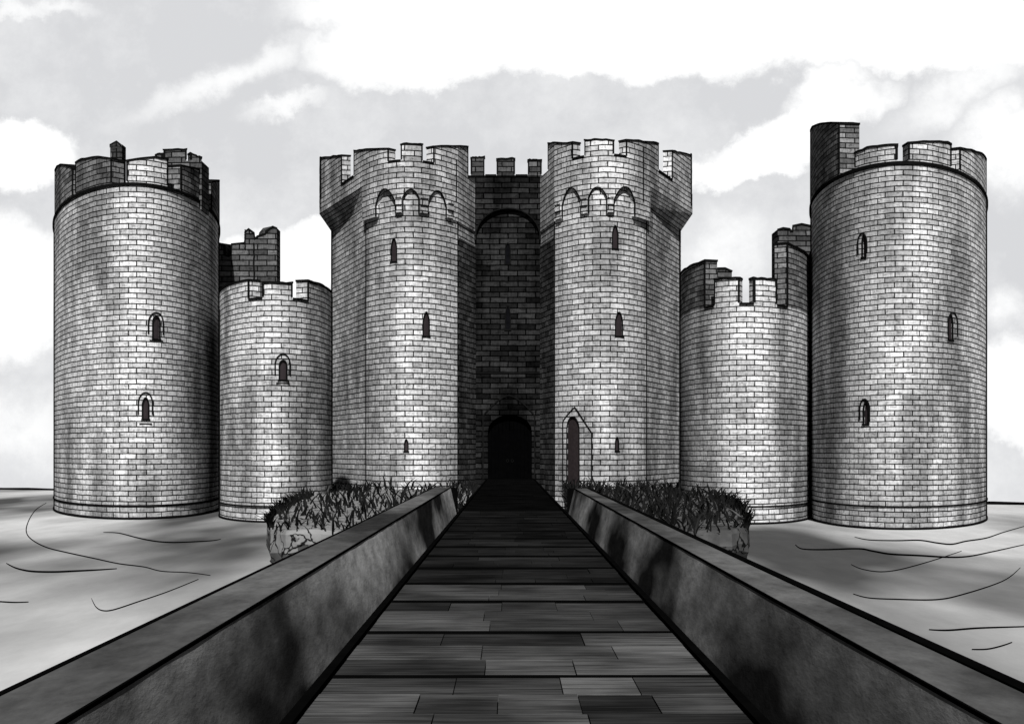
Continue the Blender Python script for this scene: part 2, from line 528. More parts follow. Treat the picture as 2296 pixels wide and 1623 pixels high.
for x0, x1, yl, yr in ((349, 366, 349, 346), (368, 418, 337, 336), (427, 452, 346, 356)):
    m_ = merlon(tp, x0, x1, yl, yr, zt, tur, M, th=.5, dark=True, lift=.09)

# ------------------------------------------------------------------ the round tower with the tall block on its rim
SR = 47.0
p2, c2, r2, t2, zr2, ops2 = round_tower(1817, 2213, SR, 367, 1136,
    [(1933.5, 1942, 527.5, 577, 'round'), (2126, 2136, 705.7, 762.5, 'lancet'), (1936.4, 1948.5, 899.6, 951, 'lancet')],
    'round pale brick corner tower with a tall square block on its battlements')
window(p2, ops2[0][0], t2, M, (1924, 1944, 524, None))
window(p2, ops2[1][0], t2, M, (2125, 2146, 701, None))
window(p2, ops2[2][0], t2, M, (1928.5, 1950, 895, None))
zm = zr2 + .11
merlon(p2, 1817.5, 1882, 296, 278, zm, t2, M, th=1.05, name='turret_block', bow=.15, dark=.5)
for x0, x1, yl, yr, bow in ((1917, 2012, 345, 327, .05), (2037, 2132, 325, 325, .08), (2152, 2211, 335, 360, .05)):
    merlon(p2, x0, x1, yl, yr, zm, t2, M, th=.8, bow=bow)
for k in (0.03, .16, .84, .95):
    merlon(p2, 0, 0, 0, 0, zm, t2, M, th=.8, u01=(p2.L * k, p2.L * k + 1.2), z01=(zr2 + .7, zr2 + .7))

# ------------------------------------------------------------------ lower wall turrets between the towers
def drum(x0, x1, s, ycr, mers, wins, yring, label, lead_ends):
    pth, cc, rr = circle_path(x0, x1, s)
    tt = thing('wall_turret', (cc[0], cc[1], ZW), label, 'turret', 'low turrets joining the big towers')
    zc = EYE + (YH - ycr) / s
    oo = [slit(pth, *w[:4], 'round', .3) for w in wins]
    wall_obj(pth, zc, [o[0] for o in oo], tt, 'brick')
    for o, w in zip(oo, wins): window(pth, o[0], tt, M, w[4])
    disc(pth, zc - .4, 'roof', M['roof'], tt)
    for x_0, x_1, yl, yr, dk in mers:
        u0, u1 = pth.u_at(x_0), pth.u_at(x_1)
        um = pth.u_at((x_0 + x_1) / 2)
        zz0, zz1 = pth.z_at(um, yl), pth.z_at(um, yr)
        merlon(pth, 0, 0, 0, 0, zc, tt, M, th=.7, u01=(u0, u1), z01=(zz0, zz1), dark=dk)
    # dark weathering lip along the crenel sills
    ms = sorted((pth.u_at(m[0]), pth.u_at(m[1])) for m in mers)
    for (a0, a1), (b0, b1) in zip(ms, ms[1:]):
        ring_line(pth, zc, .12, .05, a1, b0).build('crenel_sill', M['lead'], tt)
    ring_line(pth, EYE + (YH - yring) / s, .075, .05).build('base_moulding', M['joint'], tt)
    ring_line(pth, ZW + .05, .12, .05).build('water_line', M['joint'], tt)
    return pth, tt, zc

pd, td, zc = drum(491.5, 745, 42.7, 668,
    ((492.5, 558, 637, 636, False), (589, 655, 637, 635, False), (690, 743, 640, 640, False)),
    ((626, 643, 807.7, 852, (617, 650, 794, 859)),), 1135,
    'low pale brick turret with one arched window below its battlements', None)
rib(pd, 493.5, ZW, zc, .16, td, M); rib(pd, 743, ZW, zc + .9, .15, td, M)
pe, te, ze = drum(1524, 1818.5, 43.8, 681,
    ((1526, 1581, 596, 597, .5), (1602, 1658, 626, 627, False), (1690, 1741, 627, 626, False), (1765, 1816.5, 558, 562, .5)),
    (), 1135.5,
    'low windowless brick turret whose battlements step up towards the tall tower', None)
rib(pe, 1526, ZW, ze + 1.8, .17, te, M); rib(pe, 1816.5, ZW, ze + 2.8, .15, te, M)
# ribs down the outer flanks of the two corner towers
rib(p, 122.5, ZW, zr, .12, t, M); rib(p, 489.5, ZW, zr, .12, t, M)
rib(p2, 1819.5, ZW, zr2, .12, t2, M); rib(p2, 2210.5, ZW, zr2, .14, t2, M)

# ------------------------------------------------------------------ ruins behind
def ruin(pts_px, s, dep, name, label, cat, mat, ybot=1100):
    """broken wall whose top follows (px, py) steps"""
    (xa, y) = at(pts_px[0][0], s); (xb, _) = at(pts_px[-1][0], s)
    tt = thing(name, ((xa + xb) / 2, y, ZW), label, cat)
    path = Path([(xa, y + dep), (xa, y), (xb, y), (xb, y + dep)], False, s / 41)
    L0 = dep
    prof = [((q[0] - XC) / s - xa + L0, EYE + (YH - q[1]) / s) for q in pts_px]
    def top(u):
        if u <= prof[0][0]: return prof[0][1]
        if u >= prof[-1][0]: return prof[-1][1]
        for (u0, z0), (u1, z1) in zip(prof, prof[1:]):
            if u0 <= u <= u1: return z0 + (z1 - z0) * (u - u0) / (u1 - u0 + 1e-9)
    mb = MB()
    shell(mb, path, 0, path.L, ZW - .3, top, .9, extra=[q[0] for q in prof])
    mb.build('wall', M[mat], tt)
    cb = MB()
    line_on(cb, path, [(q[0], q[1] - .04) for q in prof], .12, .05)
    cb.build('broken_edge', M['lead'], tt)
    return tt, path

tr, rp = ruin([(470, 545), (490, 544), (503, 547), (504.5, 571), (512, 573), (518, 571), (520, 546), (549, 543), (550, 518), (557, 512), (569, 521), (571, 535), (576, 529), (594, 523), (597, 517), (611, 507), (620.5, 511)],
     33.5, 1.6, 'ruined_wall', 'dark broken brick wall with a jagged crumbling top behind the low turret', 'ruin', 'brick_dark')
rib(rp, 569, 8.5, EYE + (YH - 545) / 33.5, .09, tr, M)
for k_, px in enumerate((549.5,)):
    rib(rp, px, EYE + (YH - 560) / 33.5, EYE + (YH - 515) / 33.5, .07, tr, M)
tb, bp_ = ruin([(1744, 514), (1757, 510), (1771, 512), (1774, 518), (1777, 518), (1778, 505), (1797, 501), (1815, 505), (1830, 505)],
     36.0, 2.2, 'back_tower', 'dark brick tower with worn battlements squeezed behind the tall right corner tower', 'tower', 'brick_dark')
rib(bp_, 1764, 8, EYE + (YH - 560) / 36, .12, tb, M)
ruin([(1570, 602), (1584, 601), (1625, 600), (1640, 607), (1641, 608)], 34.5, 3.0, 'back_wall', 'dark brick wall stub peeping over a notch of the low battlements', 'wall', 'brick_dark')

# ------------------------------------------------------------------ gatehouse
DF = depth(35.2) + 1.8                               # front faces of the gate towers
DB = depth(33.0)                                     # mouth of the gate bay
DG = DB + .02                                        # the wall with the gate
def X(px, d): return (px - XC) / F * d

GH, GSD = 3.4, 11.0                                  # bulge of a front, run of the outer flank
def gate_plan(sgn, over):
    """plan of one gate tower, outer side first for the left one"""
    if sgn < 0:
        xo, xa, xb, xi = X(743.5, DF + GSD + .4), X(821, DF), X(1026, DF), X(1065.5, DB)
    else:
        xo, xa, xb, xi = X(1525.5, DF + GSD + .4), X(1449, DF), X(1244, DF), X(1211.5, DB)
    fo, so = over
    sg = 1 if sgn < 0 else -1
    pts = [(xo - sg * so, DF + 24), (xo - sg * so, DF + GSD - fo * .5), (xa - sg * so * .3, DF - fo)]
    n = 22; h = GH
    x_s, x_e = xa - sg * so * .3, xb + sg * fo * .2
    for k in range(1, n):
        q = k / n
        pts.append((x_s + (x_e - x_s) * q, DF - fo - h * (1 - (2 * q - 1) ** 2)))
    pts += [(x_e, DF - fo), (xi + sg * fo * .3, DB - fo * .4), (xi + sg * fo * .3, DG + 1.0)]
    if sgn > 0: pts.reverse()
    return pts

def gate_tower(sgn, wins, mers, arches, ycr, zline, label, verts, door=None):
    body = Path(gate_plan(sgn, (0, 0)), False, 35.3 / 41)
    par = Path(gate_plan(sgn, (.16, .82)), False, 35.3 / 41)
    cx = sum(q.x for q in body.P) / len(body.P)
    tt = thing('gate_tower', (cx, DF + 4, -.9), label, 'tower')
    zc = EYE + (YH - ycr) / 35.3
    zb = EYE + (YH - 486) / 35.3
    zside = zb + 2.2
    uk = par.U[2] if sgn < 0 else par.U[len(par.U) - 3]
    zbf = (lambda u: zside if u < uk else zb) if sgn < 0 else (lambda u: zside if u > uk else zb)
    oo = [slit(body, *w[:4], w[4]) for w in wins]
    ops_ = [o[0] for o in oo]
    if door:
        d0, d1, dtop, dbot = door
        ua, ub = body.u_at(d0), body.u_at(d1)
        zt_, zs_ = body.z_at((ua + ub) / 2, dtop), -.9
        dop = (ua, ub, (lambda u: zs_), arch_fn(ua, ub, zt_ - .85, zt_, 'round'))
        ops_.append(dop)
    wall_obj(body, zc - .6, ops_, tt, 'brick', 1.0)
    for o in oo: window(body, o[0], tt, M)
    if door:
        w = window(body, dop, tt, M, None, name='side_door', pane='door_brown', inset=.07, frame=False)
        fb = MB(); line_on(fb, body, outline(ua, ub, zs_, dop[3]), .06, .03); fb.build('door_frame', M['lead'], w)
        hb = MB()
        ha, hb_ = body.u_at(1262.5), body.u_at(1327); hc = body.u_at(1289)
        z1, z2, z3 = body.z_at(ha, 946), body.z_at(hc, 913), body.z_at(hb_, 970)
        pts = [(ha, -.5), (ha, z1)]
        for k in range(1, 9):
            q = k / 8; pts.append((ha + (hc - ha) * q, z1 + (z2 - z1) * q ** .85))
        for k in range(1, 9):
            q = k / 8; pts.append((hc + (hb_ - hc) * q, z2 + (z3 - z2) * q ** 1.15))
        pts.append((hb_, -.6))
        line_on(hb, body, pts, .07, .05); hb.build('hood_mould', M['joint'], w)
    # overhanging parapet on an arched corbel table
    ap = []
    for x_0, x_1, yt in arches:
        ua, ub = par.u_at(x_0), par.u_at(x_1); um = (ua + ub) / 2
        zt_ = par.z_at(um, yt)
        ap.append((ua, ub, arch_fn(ua, ub, zt_ - (ub - ua) * .5, zt_, 'flat')))
    ua_, ub_ = par.U[2 if sgn < 0 else 1], par.U[-3 if sgn < 0 else -3]
    mb = MB()
    ops2_ = [(a, b, (lambda u: zb - 1), f) for a, b, f in ap]
    corner = [1] if sgn < 0 else [len(par.U) - 2]
    if sgn < 0:
        shell(mb, par, 0, uk, zside, zc, .62); shell(mb, par, uk, par.L, zb, zc, .62, ops2_)
    else:
        shell(mb, par, uk, par.L, zside, zc, .62); shell(mb, par, 0, uk, zb, zc, .62, ops2_)
    mb.build('parapet', M['brick'], tt)
    for a, b, f in ap:
        lb = MB(); line_on(lb, par, outline(a, b, zb + .02, f), .075, .05); lb.build('arch_mould', M['joint'], tt)
    # corbels between the arches
    ed = sorted((a, b) for a, b, f in ap)
    gaps = [(ed[i][1] + .06, ed[i + 1][0] - .06) for i in range(len(ed) - 1)]
    gaps += [(ed[-1][1] + .06, ed[-1][1] + .75)] if sgn < 0 else [(ed[0][0] - .75, ed[0][0] - .06)]
    for g0, g1 in gaps:
        if g1 - g0 < .15: continue
        if g1 - g0 > 1.4: g1 = g0 + 1.4 if sgn < 0 else g1; g0 = g0 if sgn < 0 else g1 - 1.4
        cbm = MB()
        for q, (za, zb2, pr) in enumerate(((zb + .50, zb + .95, .13), (zb + .02, zb + .49, .07))):
            shell(cbm, par, g0, g1, za, zb2, .2, off=pr)
            line_on(cbm, par, [(g0, zb2), (g1, zb2)], .05, .03, pr, 1)
            line_on(cbm, par, [(g0, za), (g1, za)], .05, .03, pr, 1)
        cbm.build('corbel', [M['brick'], M['joint']], tt)
    # sloping corbel under the outer overhang
    cm = MB()
    i0 = 1 if sgn < 0 else len(body.P) - 3
    U = [par.U[k] for k in range(len(par.U))]
    idx = (0, 1, 2) if sgn < 0 else (len(U) - 3, len(U) - 2, len(U) - 1)
    for ia, ib in zip(idx, idx[1:]):
        a0, b0 = par.P[ia], par.P[ib]; a1, b1 = body.P[ia], body.P[ib]
        cm.face([(*a1, zside - 1.2), (*b1, zside - 1.2), (*b0, zside), (*a0, zside)], [(U[ia], zside - 1.5), (U[ib], zside - 1.5), (U[ib], zside), (U[ia], zside)])
    e_ = 2 if sgn < 0 else len(U) - 3
    cm.face([(*body.P[e_], zside - 1.2), (*par.P[e_], zside), (*body.P[e_], zside)])
    cm.build('side_corbel', M['brick'], tt)
    mset = []
    for x_0, x_1, yl, yr in mers:
        merlon(par, x_0, x_1, yl, yr, zc, tt, M, th=.62)
        mset.append((par.u_at(x_0), par.u_at(x_1)))
    mset.sort()
    for (a0, a1), (b0, b1) in zip(mset, mset[1:]):
        ring_line(par, zc, .13, .05, a1, b0).build('crenel_sill', M['lead'], tt)
    for px, y0_, y1_, w_, on in verts:
        pth = body if on == 'b' else par
        u = pth.u_at(px)
        rib(pth, px, -1.2 if y1_ is None else pth.z_at(u, y1_), pth.z_at(u, y0_), w_, tt, M, amp=.006 if on == 'b' else .03, proud=.05)
    pts = [(*q, zc - .7) for q in body.P]
    mb = MB(); mb.face(pts); mb.build('roof', M['roof'], tt)
    return tt, body, par, zc

gl, bl, pl, zcl = gate_tower(-1,
    [(877.5, 889.5, 535, 587, 'flat'), (948.5, 962.5, 699.5, 754, 'flat'), (907, 915, 985, 1012, 'flat')],
    ((720, 766, 356, 350), (794, 871, 341, 335), (899, 947, 326, 325), (972, 1049, 331, 330)),
    ((843, 887, 424), (903, 939, 425), (959, 1000, 428)), 370, 0,
    'many sided pale gate tower without a side door, three slits in its front',
    ((821, 486, None, .07, 'b'), (1026, 486, None, .09, 'b'), (744.5, 500, None, .2, 'b'), (718.5, 352, 468, .16, 'p'), (1023, 358, 452, .05, 'p')))
gr, br_, pr_, zcr = gate_tower(1,
    [(1373, 1385.5, 506, 558, 'flat'), (1379.6, 1395.6, 700, 754, 'flat'), (1379.6, 1387, 980, 1011, 'flat')],
    ((1229, 1284, 324, 322), (1311, 1376, 317, 317), (1404, 1476, 317, 324), (1507, 1549, 340, 350)),
    ((1261, 1303, 422), (1320, 1360, 420), (1376, 1423, 419)), 357, 0,
    'many sided pale gate tower with a tall narrow pointed side door at its foot',
    ((1244, 486, None, .09, 'b'), (1449, 486, None, .07, 'b'), (1523.5, 500, None, .22, 'b'), (1549.5, 345, 462, .17, 'p'), (1442, 330, 452, .05, 'p')),
    door=(1271, 1299, 934, 1079))

# the dark bay between the two gate towers
tg = thing('gate_bay', (0, DB, 0), 'recessed brick bay, its shade painted dark, with the black arched gate between the gate towers', 'gatehouse')
xl, xr = X(1065.5, DB), X(1211.5, DB)
front = Path([(xl - .6, DB - .3), (xr + .6, DB - .3)], False, 33.4 / 41)
zcb = EYE + (YH - 384) / 33.6
ua, ub = front.u_at(1066.5), front.u_at(1211)
za = front.z_at((ua + ub) / 2, 467); zs = front.z_at(ua, 532)
fa = arch_fn(ua, ub, zs, za, 'round')
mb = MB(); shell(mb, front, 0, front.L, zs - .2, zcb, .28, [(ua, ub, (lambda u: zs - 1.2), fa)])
mb.build('arch_wall', M['brick_shade'], tg)
mb = MB(); line_on(mb, front, outline(ua + .02, ub - .02, zs - .15, fa), .07, .05); mb.build('arch_mould', M['joint'], tg)
for x_0, x_1, yl, yr in ((1056, 1086, 356, 354), (1114, 1154, 358, 357), (1184, 1214, 360, 361)):
    merlon(front, x_0, x_1, yl, yr, zcb, tg, M, th=.7, dark=True)
for a, b in ((1088, 1113), (1156, 1183)):
    ring_line(front, zcb, .13, .05, front.u_at(a), front.u_at(b)).build('crenel_sill', M['lead'], tg)
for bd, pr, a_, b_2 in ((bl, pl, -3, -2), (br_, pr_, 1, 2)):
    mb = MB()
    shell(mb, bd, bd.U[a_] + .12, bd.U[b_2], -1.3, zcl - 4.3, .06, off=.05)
    mb.build('jamb_shade', M['brick_dark'], tg)  # thin overlay on the inner facets, dark brick standing in for their shade
# roof over the recess and the wall with the gate
mb = MB(); mb.box(xl - .5, xr + .5, DB + .06, DG + 1.15, zcb - 1.0, zcb - .5); mb.build('recess_roof', M['brick_shade'], tg)
back = Path([(xl - .2, DG), (xr + .2, DG)], False, 33 / 41)
so_ = [slit(back, 1133, 1144, 545, 592, 'round', .4), slit(back, 1133, 1144.5, 685.6, 739.5, 'flat', .45)]
ga, gb = back.u_at(1094), back.u_at(1192.5)
gz, gs = back.z_at(ga, 929.5), back.z_at(ga, 967)
gate = (ga, gb, (lambda u: -.05), arch_fn(ga, gb, gs, gz, 'round'))
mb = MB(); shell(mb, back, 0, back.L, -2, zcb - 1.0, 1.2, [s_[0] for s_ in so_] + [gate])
mb.build('wall', M['brick_shade'], tg)
for s_ in so_: window(back, s_[0], tg, M, pane='pane_black')
mb = MB(); mb.box(xl - .2, xr + .2, DG + 1.25, DG + 1.5, -2, 8); mb.build('passage_end', M['door'], tg)
mb = MB(); line_on(mb, back, [(0.2, back.z_at(1, 836)), (back.L - .2, back.z_at(1, 836))], .11, .06); mb.build('string_course', M['joint'], tg)
mb = MB()
ha, hb_ = back.u_at(1083), back.u_at(1199)
h1, h2 = back.z_at(ha, 932), back.z_at(ha, 886)
line_on(mb, back, outline(ha, hb_, 0.0, arch_fn(ha, hb_, h1, h2, 'pointed')), .09, .06)
mb.build('hood_mould', M['joint'], tg)
um = (ga + gb) / 2
for a, b in ((ga, um - .015), (um + .015, gb)):
    mb = MB()
    sh_top = lambda u: gate[3](min(max(u, ga), gb)) - .0
    nb = 6
    for k in range(nb):
        u0, u1 = a + (b - a) * k / nb, a + (b - a) * (k + 1) / nb - .02
        shell(mb, back, u0, u1, 0.01, sh_top, .12, off=-.5, extra=[(u0 + u1) / 2])
    leaf = mb.build('door_leaf', M['door'], tg)
    hm = MB()
    uh = (um - .16) if b < um + .01 else (um + .16)
    line_on(hm, back, [(uh - .07, 1.2), (uh, 1.13), (uh + .07, 1.2), (uh + .07, 1.3), (uh, 1.36), (uh - .07, 1.3)], .04, .06, -.5, closed=True)
    hm.build('ring_handle', M['lead'], leaf)

# ------------------------------------------------------------------ bridge deck of cross boards
XL, XR = -1.49, 1.71
DE = depth(76.0)                                     # where the parapets end
tbg = thing('bridge', (0, DE, 0), 'long dark timber deck of cross boards leading up to the black gate', 'bridge')
mb = MB()
lines = [F * EYE / dy for dy in (640, 504, 405, 336, 296, 261, 234, 213, 195, 178, 160, 147, 132, 121, 111, 102, 94, 87, 80, 73, 67, 62)]
lines = [2.0, 4.0, 6.0, 8.0] + lines[0:] + [DG - .05]
for y0_, y1_ in zip(lines, lines[1:]):
    g = min(.16, 2.0 * y1_ * y1_ / (F * EYE))
    rows = 3 if y1_ - y0_ < 4 else 4
    for rr in range(rows):
        ya = y0_ + g + (y1_ - y0_ - 2 * g) * rr / rows + .006
        yb = y0_ + g + (y1_ - y0_ - 2 * g) * (rr + 1) / rows - .006
        x = XL + .03
        while x < XR - .05:
            w = random.uniform(.55, 1.5)
            xe = x + w
            if XR - xe < .4: xe = XR - .03
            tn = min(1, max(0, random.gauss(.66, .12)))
            # boards darken in steps towards the gate: its shade painted into their tone
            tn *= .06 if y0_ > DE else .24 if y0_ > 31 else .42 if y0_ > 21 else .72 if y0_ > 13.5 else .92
            dz = wob(.006)
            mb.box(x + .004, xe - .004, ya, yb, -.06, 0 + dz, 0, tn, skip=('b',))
            x = xe
    mb.box(XL, XR, y1_ - g, y1_ + min(.16, g), -.08, .010, 1)
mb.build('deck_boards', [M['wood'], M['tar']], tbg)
mb = MB(); mb.box(XL - .05, XR + .05, 1.5, DG + .5, -2.4, -.07); mb.build('causeway', M['tar'], tbg)
for xa, xb in ((XL - .035, XL + .045), (XR - .045, XR + .035)):
    mb = MB(); mb.box(xa, xb, 1.5, DG - .05, -.06, .05 if xa < 0 else .05); mb.build('edge_beam', M['tar'], tbg)

def parapet(sgn, xin, xout, zt, yend, label, wline, mat):
    tt = thing('parapet_wall', ((xin + xout) / 2, DE, 0), label, 'parapet', 'walls along the bridge')
    foot, a, b = xin, min(xin + sgn * .2, xout), max(xin + sgn * .2, xout)
    fa, fb = (a, foot) if sgn < 0 else (foot, b)
    xin = xin + sgn * .2
    n = 60
    mb = MB()
    ys = [1.0 + (yend - 1.0) * k / n for k in range(n + 1)]
    jz = [wob(.006) for _ in ys]
    zt_ = [zt + j for j in jz]
    for i in range(n):
        y0_, y1_ = ys[i], ys[i + 1]; z0, z1 = zt_[i], zt_[i + 1]
        mb.face([(a,y0_,z0),(b,y0_,z0),(b,y1_,z1),(a,y1_,z1)])
        mb.face([(fa,y1_,-2.3),(fa,y0_,-2.3),(fa,y0_,-.05),(fa,y1_,-.05)]); mb.face([(fa,y1_,-.05),(fa,y0_,-.05),(a,y0_,z0),(a,y1_,z1)])
        mb.face([(fb,y0_,-2.3),(fb,y1_,-2.3),(fb,y1_,-.05),(fb,y0_,-.05)]); mb.face([(fb,y0_,-.05),(fb,y1_,-.05),(b,y1_,z1),(b,y0_,z0)])
    mb.face([(fb,yend,-2.3),(fa,yend,-2.3),(fa,yend,-.05),(a,yend,zt),(b,yend,zt),(fb,yend,-.05)])
    mb.face([(fa,1,-2.3),(fb,1,-2.3),(fb,1,-.05),(b,1,zt),(a,1,zt),(fa,1,-.05)])
    mb.build('wall', M[mat], tt)
    mb = MB()
    mb.box(a + .012, b - .012, 1.0, yend - .02, zt - .03, zt + .012)
    mb.build('coping', M['cope'], tt)
    # dark arris beads: inner edge thin, outer edge heavy
    for xe, w, nm in ((xin, .006, 'inner_bead'), (xout, wline, 'outer_bead')):
        bm_ = MB()
        bm_.box(xe - w, xe + w, 1.0, yend + .02, zt - w * 1.1, zt + .012 + w * .3)
        bm_.build(nm, M['tar'], tt)
    bm_ = MB(); bm_.box(min(xin, foot) - .01, max(xin, foot) + .01, yend - .03, yend + .03, -.1, zt); bm_.build('end_bead', M['tar'], tt)
    return tt
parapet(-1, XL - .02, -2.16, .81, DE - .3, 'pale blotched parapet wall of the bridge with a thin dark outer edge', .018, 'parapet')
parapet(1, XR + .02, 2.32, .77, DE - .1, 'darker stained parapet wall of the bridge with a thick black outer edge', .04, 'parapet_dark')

# ------------------------------------------------------------------ rocky banks with grass before the gate towers
def hsh(x, y, k=0):
    return (math.sin(x * 1.7 + k) * math.cos(y * 1.1 + 2 * k) + .5 * math.sin(x * 4.3 + y * 2.9 + k) + .3 * math.sin(x * 9.1 - y * 6.3)) / 1.8

def bank(outline_px, zin, mat, label, seed, gl_label, ndens, tshift):
    pts = [Vector(at(px, s)) for px, s in outline_px]
    # resample
    ring = []
    for a, b in zip(pts, pts[1:] + pts[:1]):
        k = max(2, int((b - a).length / .35))
        for i in range(k): ring.append(a.lerp(b, i / k))
    c = sum(ring, Vector((0, 0))) / len(ring)
    lay = [(-.55, ZW - .4), (-.42, ZW + .1), (-.30, ZW + .35), (-.06, ZW + .62), (.0, ZW + .85), (-.04, zin - .12), (-.22, zin), (-1.0, zin + .05), (-2.2, zin + .08)]
    V, rows = [], []
    for li, (d, z) in enumerate(lay):
        row = []
        for q in ring:
            out = (q - c).normalized()
            jj = hsh(q.x * 1.3, q.y * .9 + z * 2.2, seed) * (.28 if li < 7 else .1)
            sc_ = out * (d + jj)
            row.append((q.x + sc_.x, q.y + sc_.y, z + hsh(q.x, q.y, seed + 3) * (.07 if li > 4 else .12)))
        rows.append(row)
    mb = MB()
    n = len(ring)
    # orientation
    area = sum(a.x * b.y - b.x * a.y for a, b in zip(ring, ring[1:] + ring[:1]))
    for r0, r1 in zip(rows, rows[1:]):
        for i in range(n):
            j = (i + 1) % n
            q = [r0[i], r0[j], r1[j], r1[i]]
            if area < 0: q.reverse()
            mb.face(q, smooth=True)
    top = rows[-1]
    for i in range(n):
        j = (i + 1) % n
        q = [top[i], top[j], (c.x, c.y, zin + .1)]
        if area < 0: q.reverse()
        mb.face(q)
    o = mb.build('rock_bank', M[mat])
    tag(o, label, 'rock')
    # grass
    rnd = random.Random(seed)
    def inside(p):
        ins = False
        for a, b in zip(ring, ring[1:] + ring[:1]):
            if (a.y > p.y) != (b.y > p.y) and p.x < (b.x - a.x) * (p.y - a.y) / (b.y - a.y) + a.x: ins = not ins
        return ins
    xs = [q.x for q in ring]; ys = [q.y for q in ring]
    g = MB()
    def blade(x, y, z, L, yaw, lean, w, tone):
        dx, dy = math.cos(yaw), math.sin(yaw)
        fx, fy = -dy, dx
        # blades turn their flat towards the open side so that they read as strokes
        fx, fy = math.cos(yaw * .13 + rnd.uniform(-.6, .6)), rnd.uniform(-.4, .4)
        prev = None
        for k in range(5):
            q = k / 4
            h = L * math.sin(q * math.pi / 2 * (1 - lean * .35)) 
            out = L * lean * q ** 1.7
            ww = w * (1 - q) ** .7 * (0.65 + .7 * min(1, q * 3)) / 1.2
            cx_, cy_ = x + dx * out, y + dy * out
            a = (cx_ - fx * ww, cy_ - fy * ww, z + h); b = (cx_ + fx * ww, cy_ + fy * ww, z + h)
            if prev:
                g.face([prev[0], prev[1], b, a], tone=tone)
            prev = (a, b)
    cnt = 0; tries = 0
    while cnt < ndens and tries < ndens * 40:
        tries += 1
        q = Vector((rnd.uniform(min(xs), max(xs)), rnd.uniform(min(ys), max(ys))))
        # thin the far end: it is foreshortened
        if rnd.random() > (min(ys) / q.y) ** 2.0 or not inside(q): continue
        sc_ = .5 + .5 * q.y / min(ys)
        tn = rnd.random() * .8 + (.2 if rnd.random() < .12 else 0)
        blade(q.x, q.y, zin - .08 + hsh(q.x, q.y, seed + 3) * .07, rnd.uniform(.35, .75) * sc_, rnd.uniform(0, 6.28), rnd.uniform(.2, 1.2), rnd.uniform(.03, .062) * sc_, tn)
        cnt += 1
    for q in ring:                                       # shaggy fringe hanging over the rock
        for _ in range(2):
            out = (q - c).normalized(); yaw = math.atan2(out.y, out.x) + rnd.uniform(-.9, .9)
            pp = q - out * rnd.uniform(-.1, .5)
            sc_ = .5 + .5 * q.y / min(ys)
            blade(pp.x, pp.y, zin - rnd.uniform(-.04, .12), rnd.uniform(.25, .5) * sc_, yaw, rnd.uniform(.5, 1.1), rnd.uniform(.026, .05) * sc_, rnd.random() * .75)
    go = g.build('grass', M['grass'])
    tag(go, gl_label, 'grass', kind='stuff')
    return o

bank([(1012, 74.5), (800, 74), (640, 73.5), (604, 72), (600, 66), (616, 57), (648, 48), (700, 41), (735, 36), (1060, 34.5), (1072, 45)], -.56, 'rock',
     'pale cracked rock ledge under grass beside the light parapet', 3, 'tangle of dark grass on the pale rock ledge', 620, 0)
bank([(1296, 75), (1480, 74), (1640, 73.5), (1676, 72), (1680, 66), (1668, 56), (1640, 47), (1580, 40), (1540, 36), (1268, 34.5), (1272, 45)], -.54, 'rock_grey',
     'dark grey cracked rock ledge under grass beside the stained parapet', 8, 'dense black grass on the dark rock ledge', 1150, 0)

# ------------------------------------------------------------------ moat with ripple lines, far bank
def catmull(pts, n=8):
    out = []
    P = [pts[0]] + list(pts) + [pts[-1]]
    for i in range(1, len(P) - 2):
        for k in range(n):
            q = k / n
            out.append(tuple(.5 * ((2 * P[i][a]) + (-P[i-1][a] + P[i+1][a]) * q + (2*P[i-1][a] - 5*P[i][a] + 4*P[i+1][a] - P[i+2][a]) * q*q + (-P[i-1][a] + 3*P[i][a] - 3*P[i+1][a] + P[i+2][a]) * q**3) for a in (0, 1)))
    out.append(tuple(pts[-1])); return out
z4 = lambda L: [(x * .4032, 654.5 + y * .4032) for x, y in L]
z6 = lambda L: [(1505 + x * .4032, 654.5 + y * .4032) for x, y in L]
z7 = lambda L: [(x * .5, 1112.6 + y * .5) for x, y in L]
z8 = lambda L: [(1148 + x * .5, 1112.6 + y * .5) for x, y in L]
ripples = [
 (z4([(258,1172),(200,1210),(160,1270),(146,1330),(175,1375),(260,1420),(380,1450),(520,1480),(660,1510),(800,1528),(900,1552),(1050,1560),(1170,1576)]), 2.6),
 (z4([(575,1336),(660,1340),(760,1365),(860,1385),(960,1392),(1080,1388),(1180,1382),(1228,1374)]), 3.0),
 (z4([(35,1508),(90,1535),(170,1552),(290,1556),(420,1551),(540,1545),(650,1538)]), 4.2),
 (z7([(410,458),(430,495),(460,512),(510,508),(620,472),(750,428),(890,372)]), 2.6),
 (z7([(-40,471),(0,472),(60,475),(128,474)]), 3.0),
 (z6([(1020,1362),(1100,1378),(1250,1382),(1380,1380),(1480,1395),(1560,1402),(1640,1385),(1750,1368),(1850,1335),(1990,1295)]), 3.2),
 (z6([(690,1405),(730,1428),(850,1432),(1040,1427),(1120,1440),(1220,1457),(1380,1465),(1540,1474),(1650,1470),(1780,1445),(2000,1396)]), 4.0),
 (z6([(1000,1515),(1060,1540),(1160,1555),(1270,1543),(1430,1500),(1540,1465),(1615,1440)]), 2.2),
 (z8([(1530,438),(1600,455),(1720,461),(1900,463),(2020,440),(2200,380),(2280,320)]), 3.0),
 (z8([(1870,598),(1960,600),(2100,590),(2340,583)]), 4.0),
 (z8([(2062,687),(2130,685),(2190,672),(2243,655)]), 3.2),
]
LFT, RGT = ground(-300, 1098, ZW), ground(2600, 1131, ZW)     # far shore
lp, rp2 = ground(57, 1098, ZW), ground(2255, 1131, ZW)
def shore(x):                                                   # y of the far shore
    return lp[1] + (rp2[1] - lp[1]) * (x - lp[0]) / (rp2[0] - lp[0])
mb = MB()
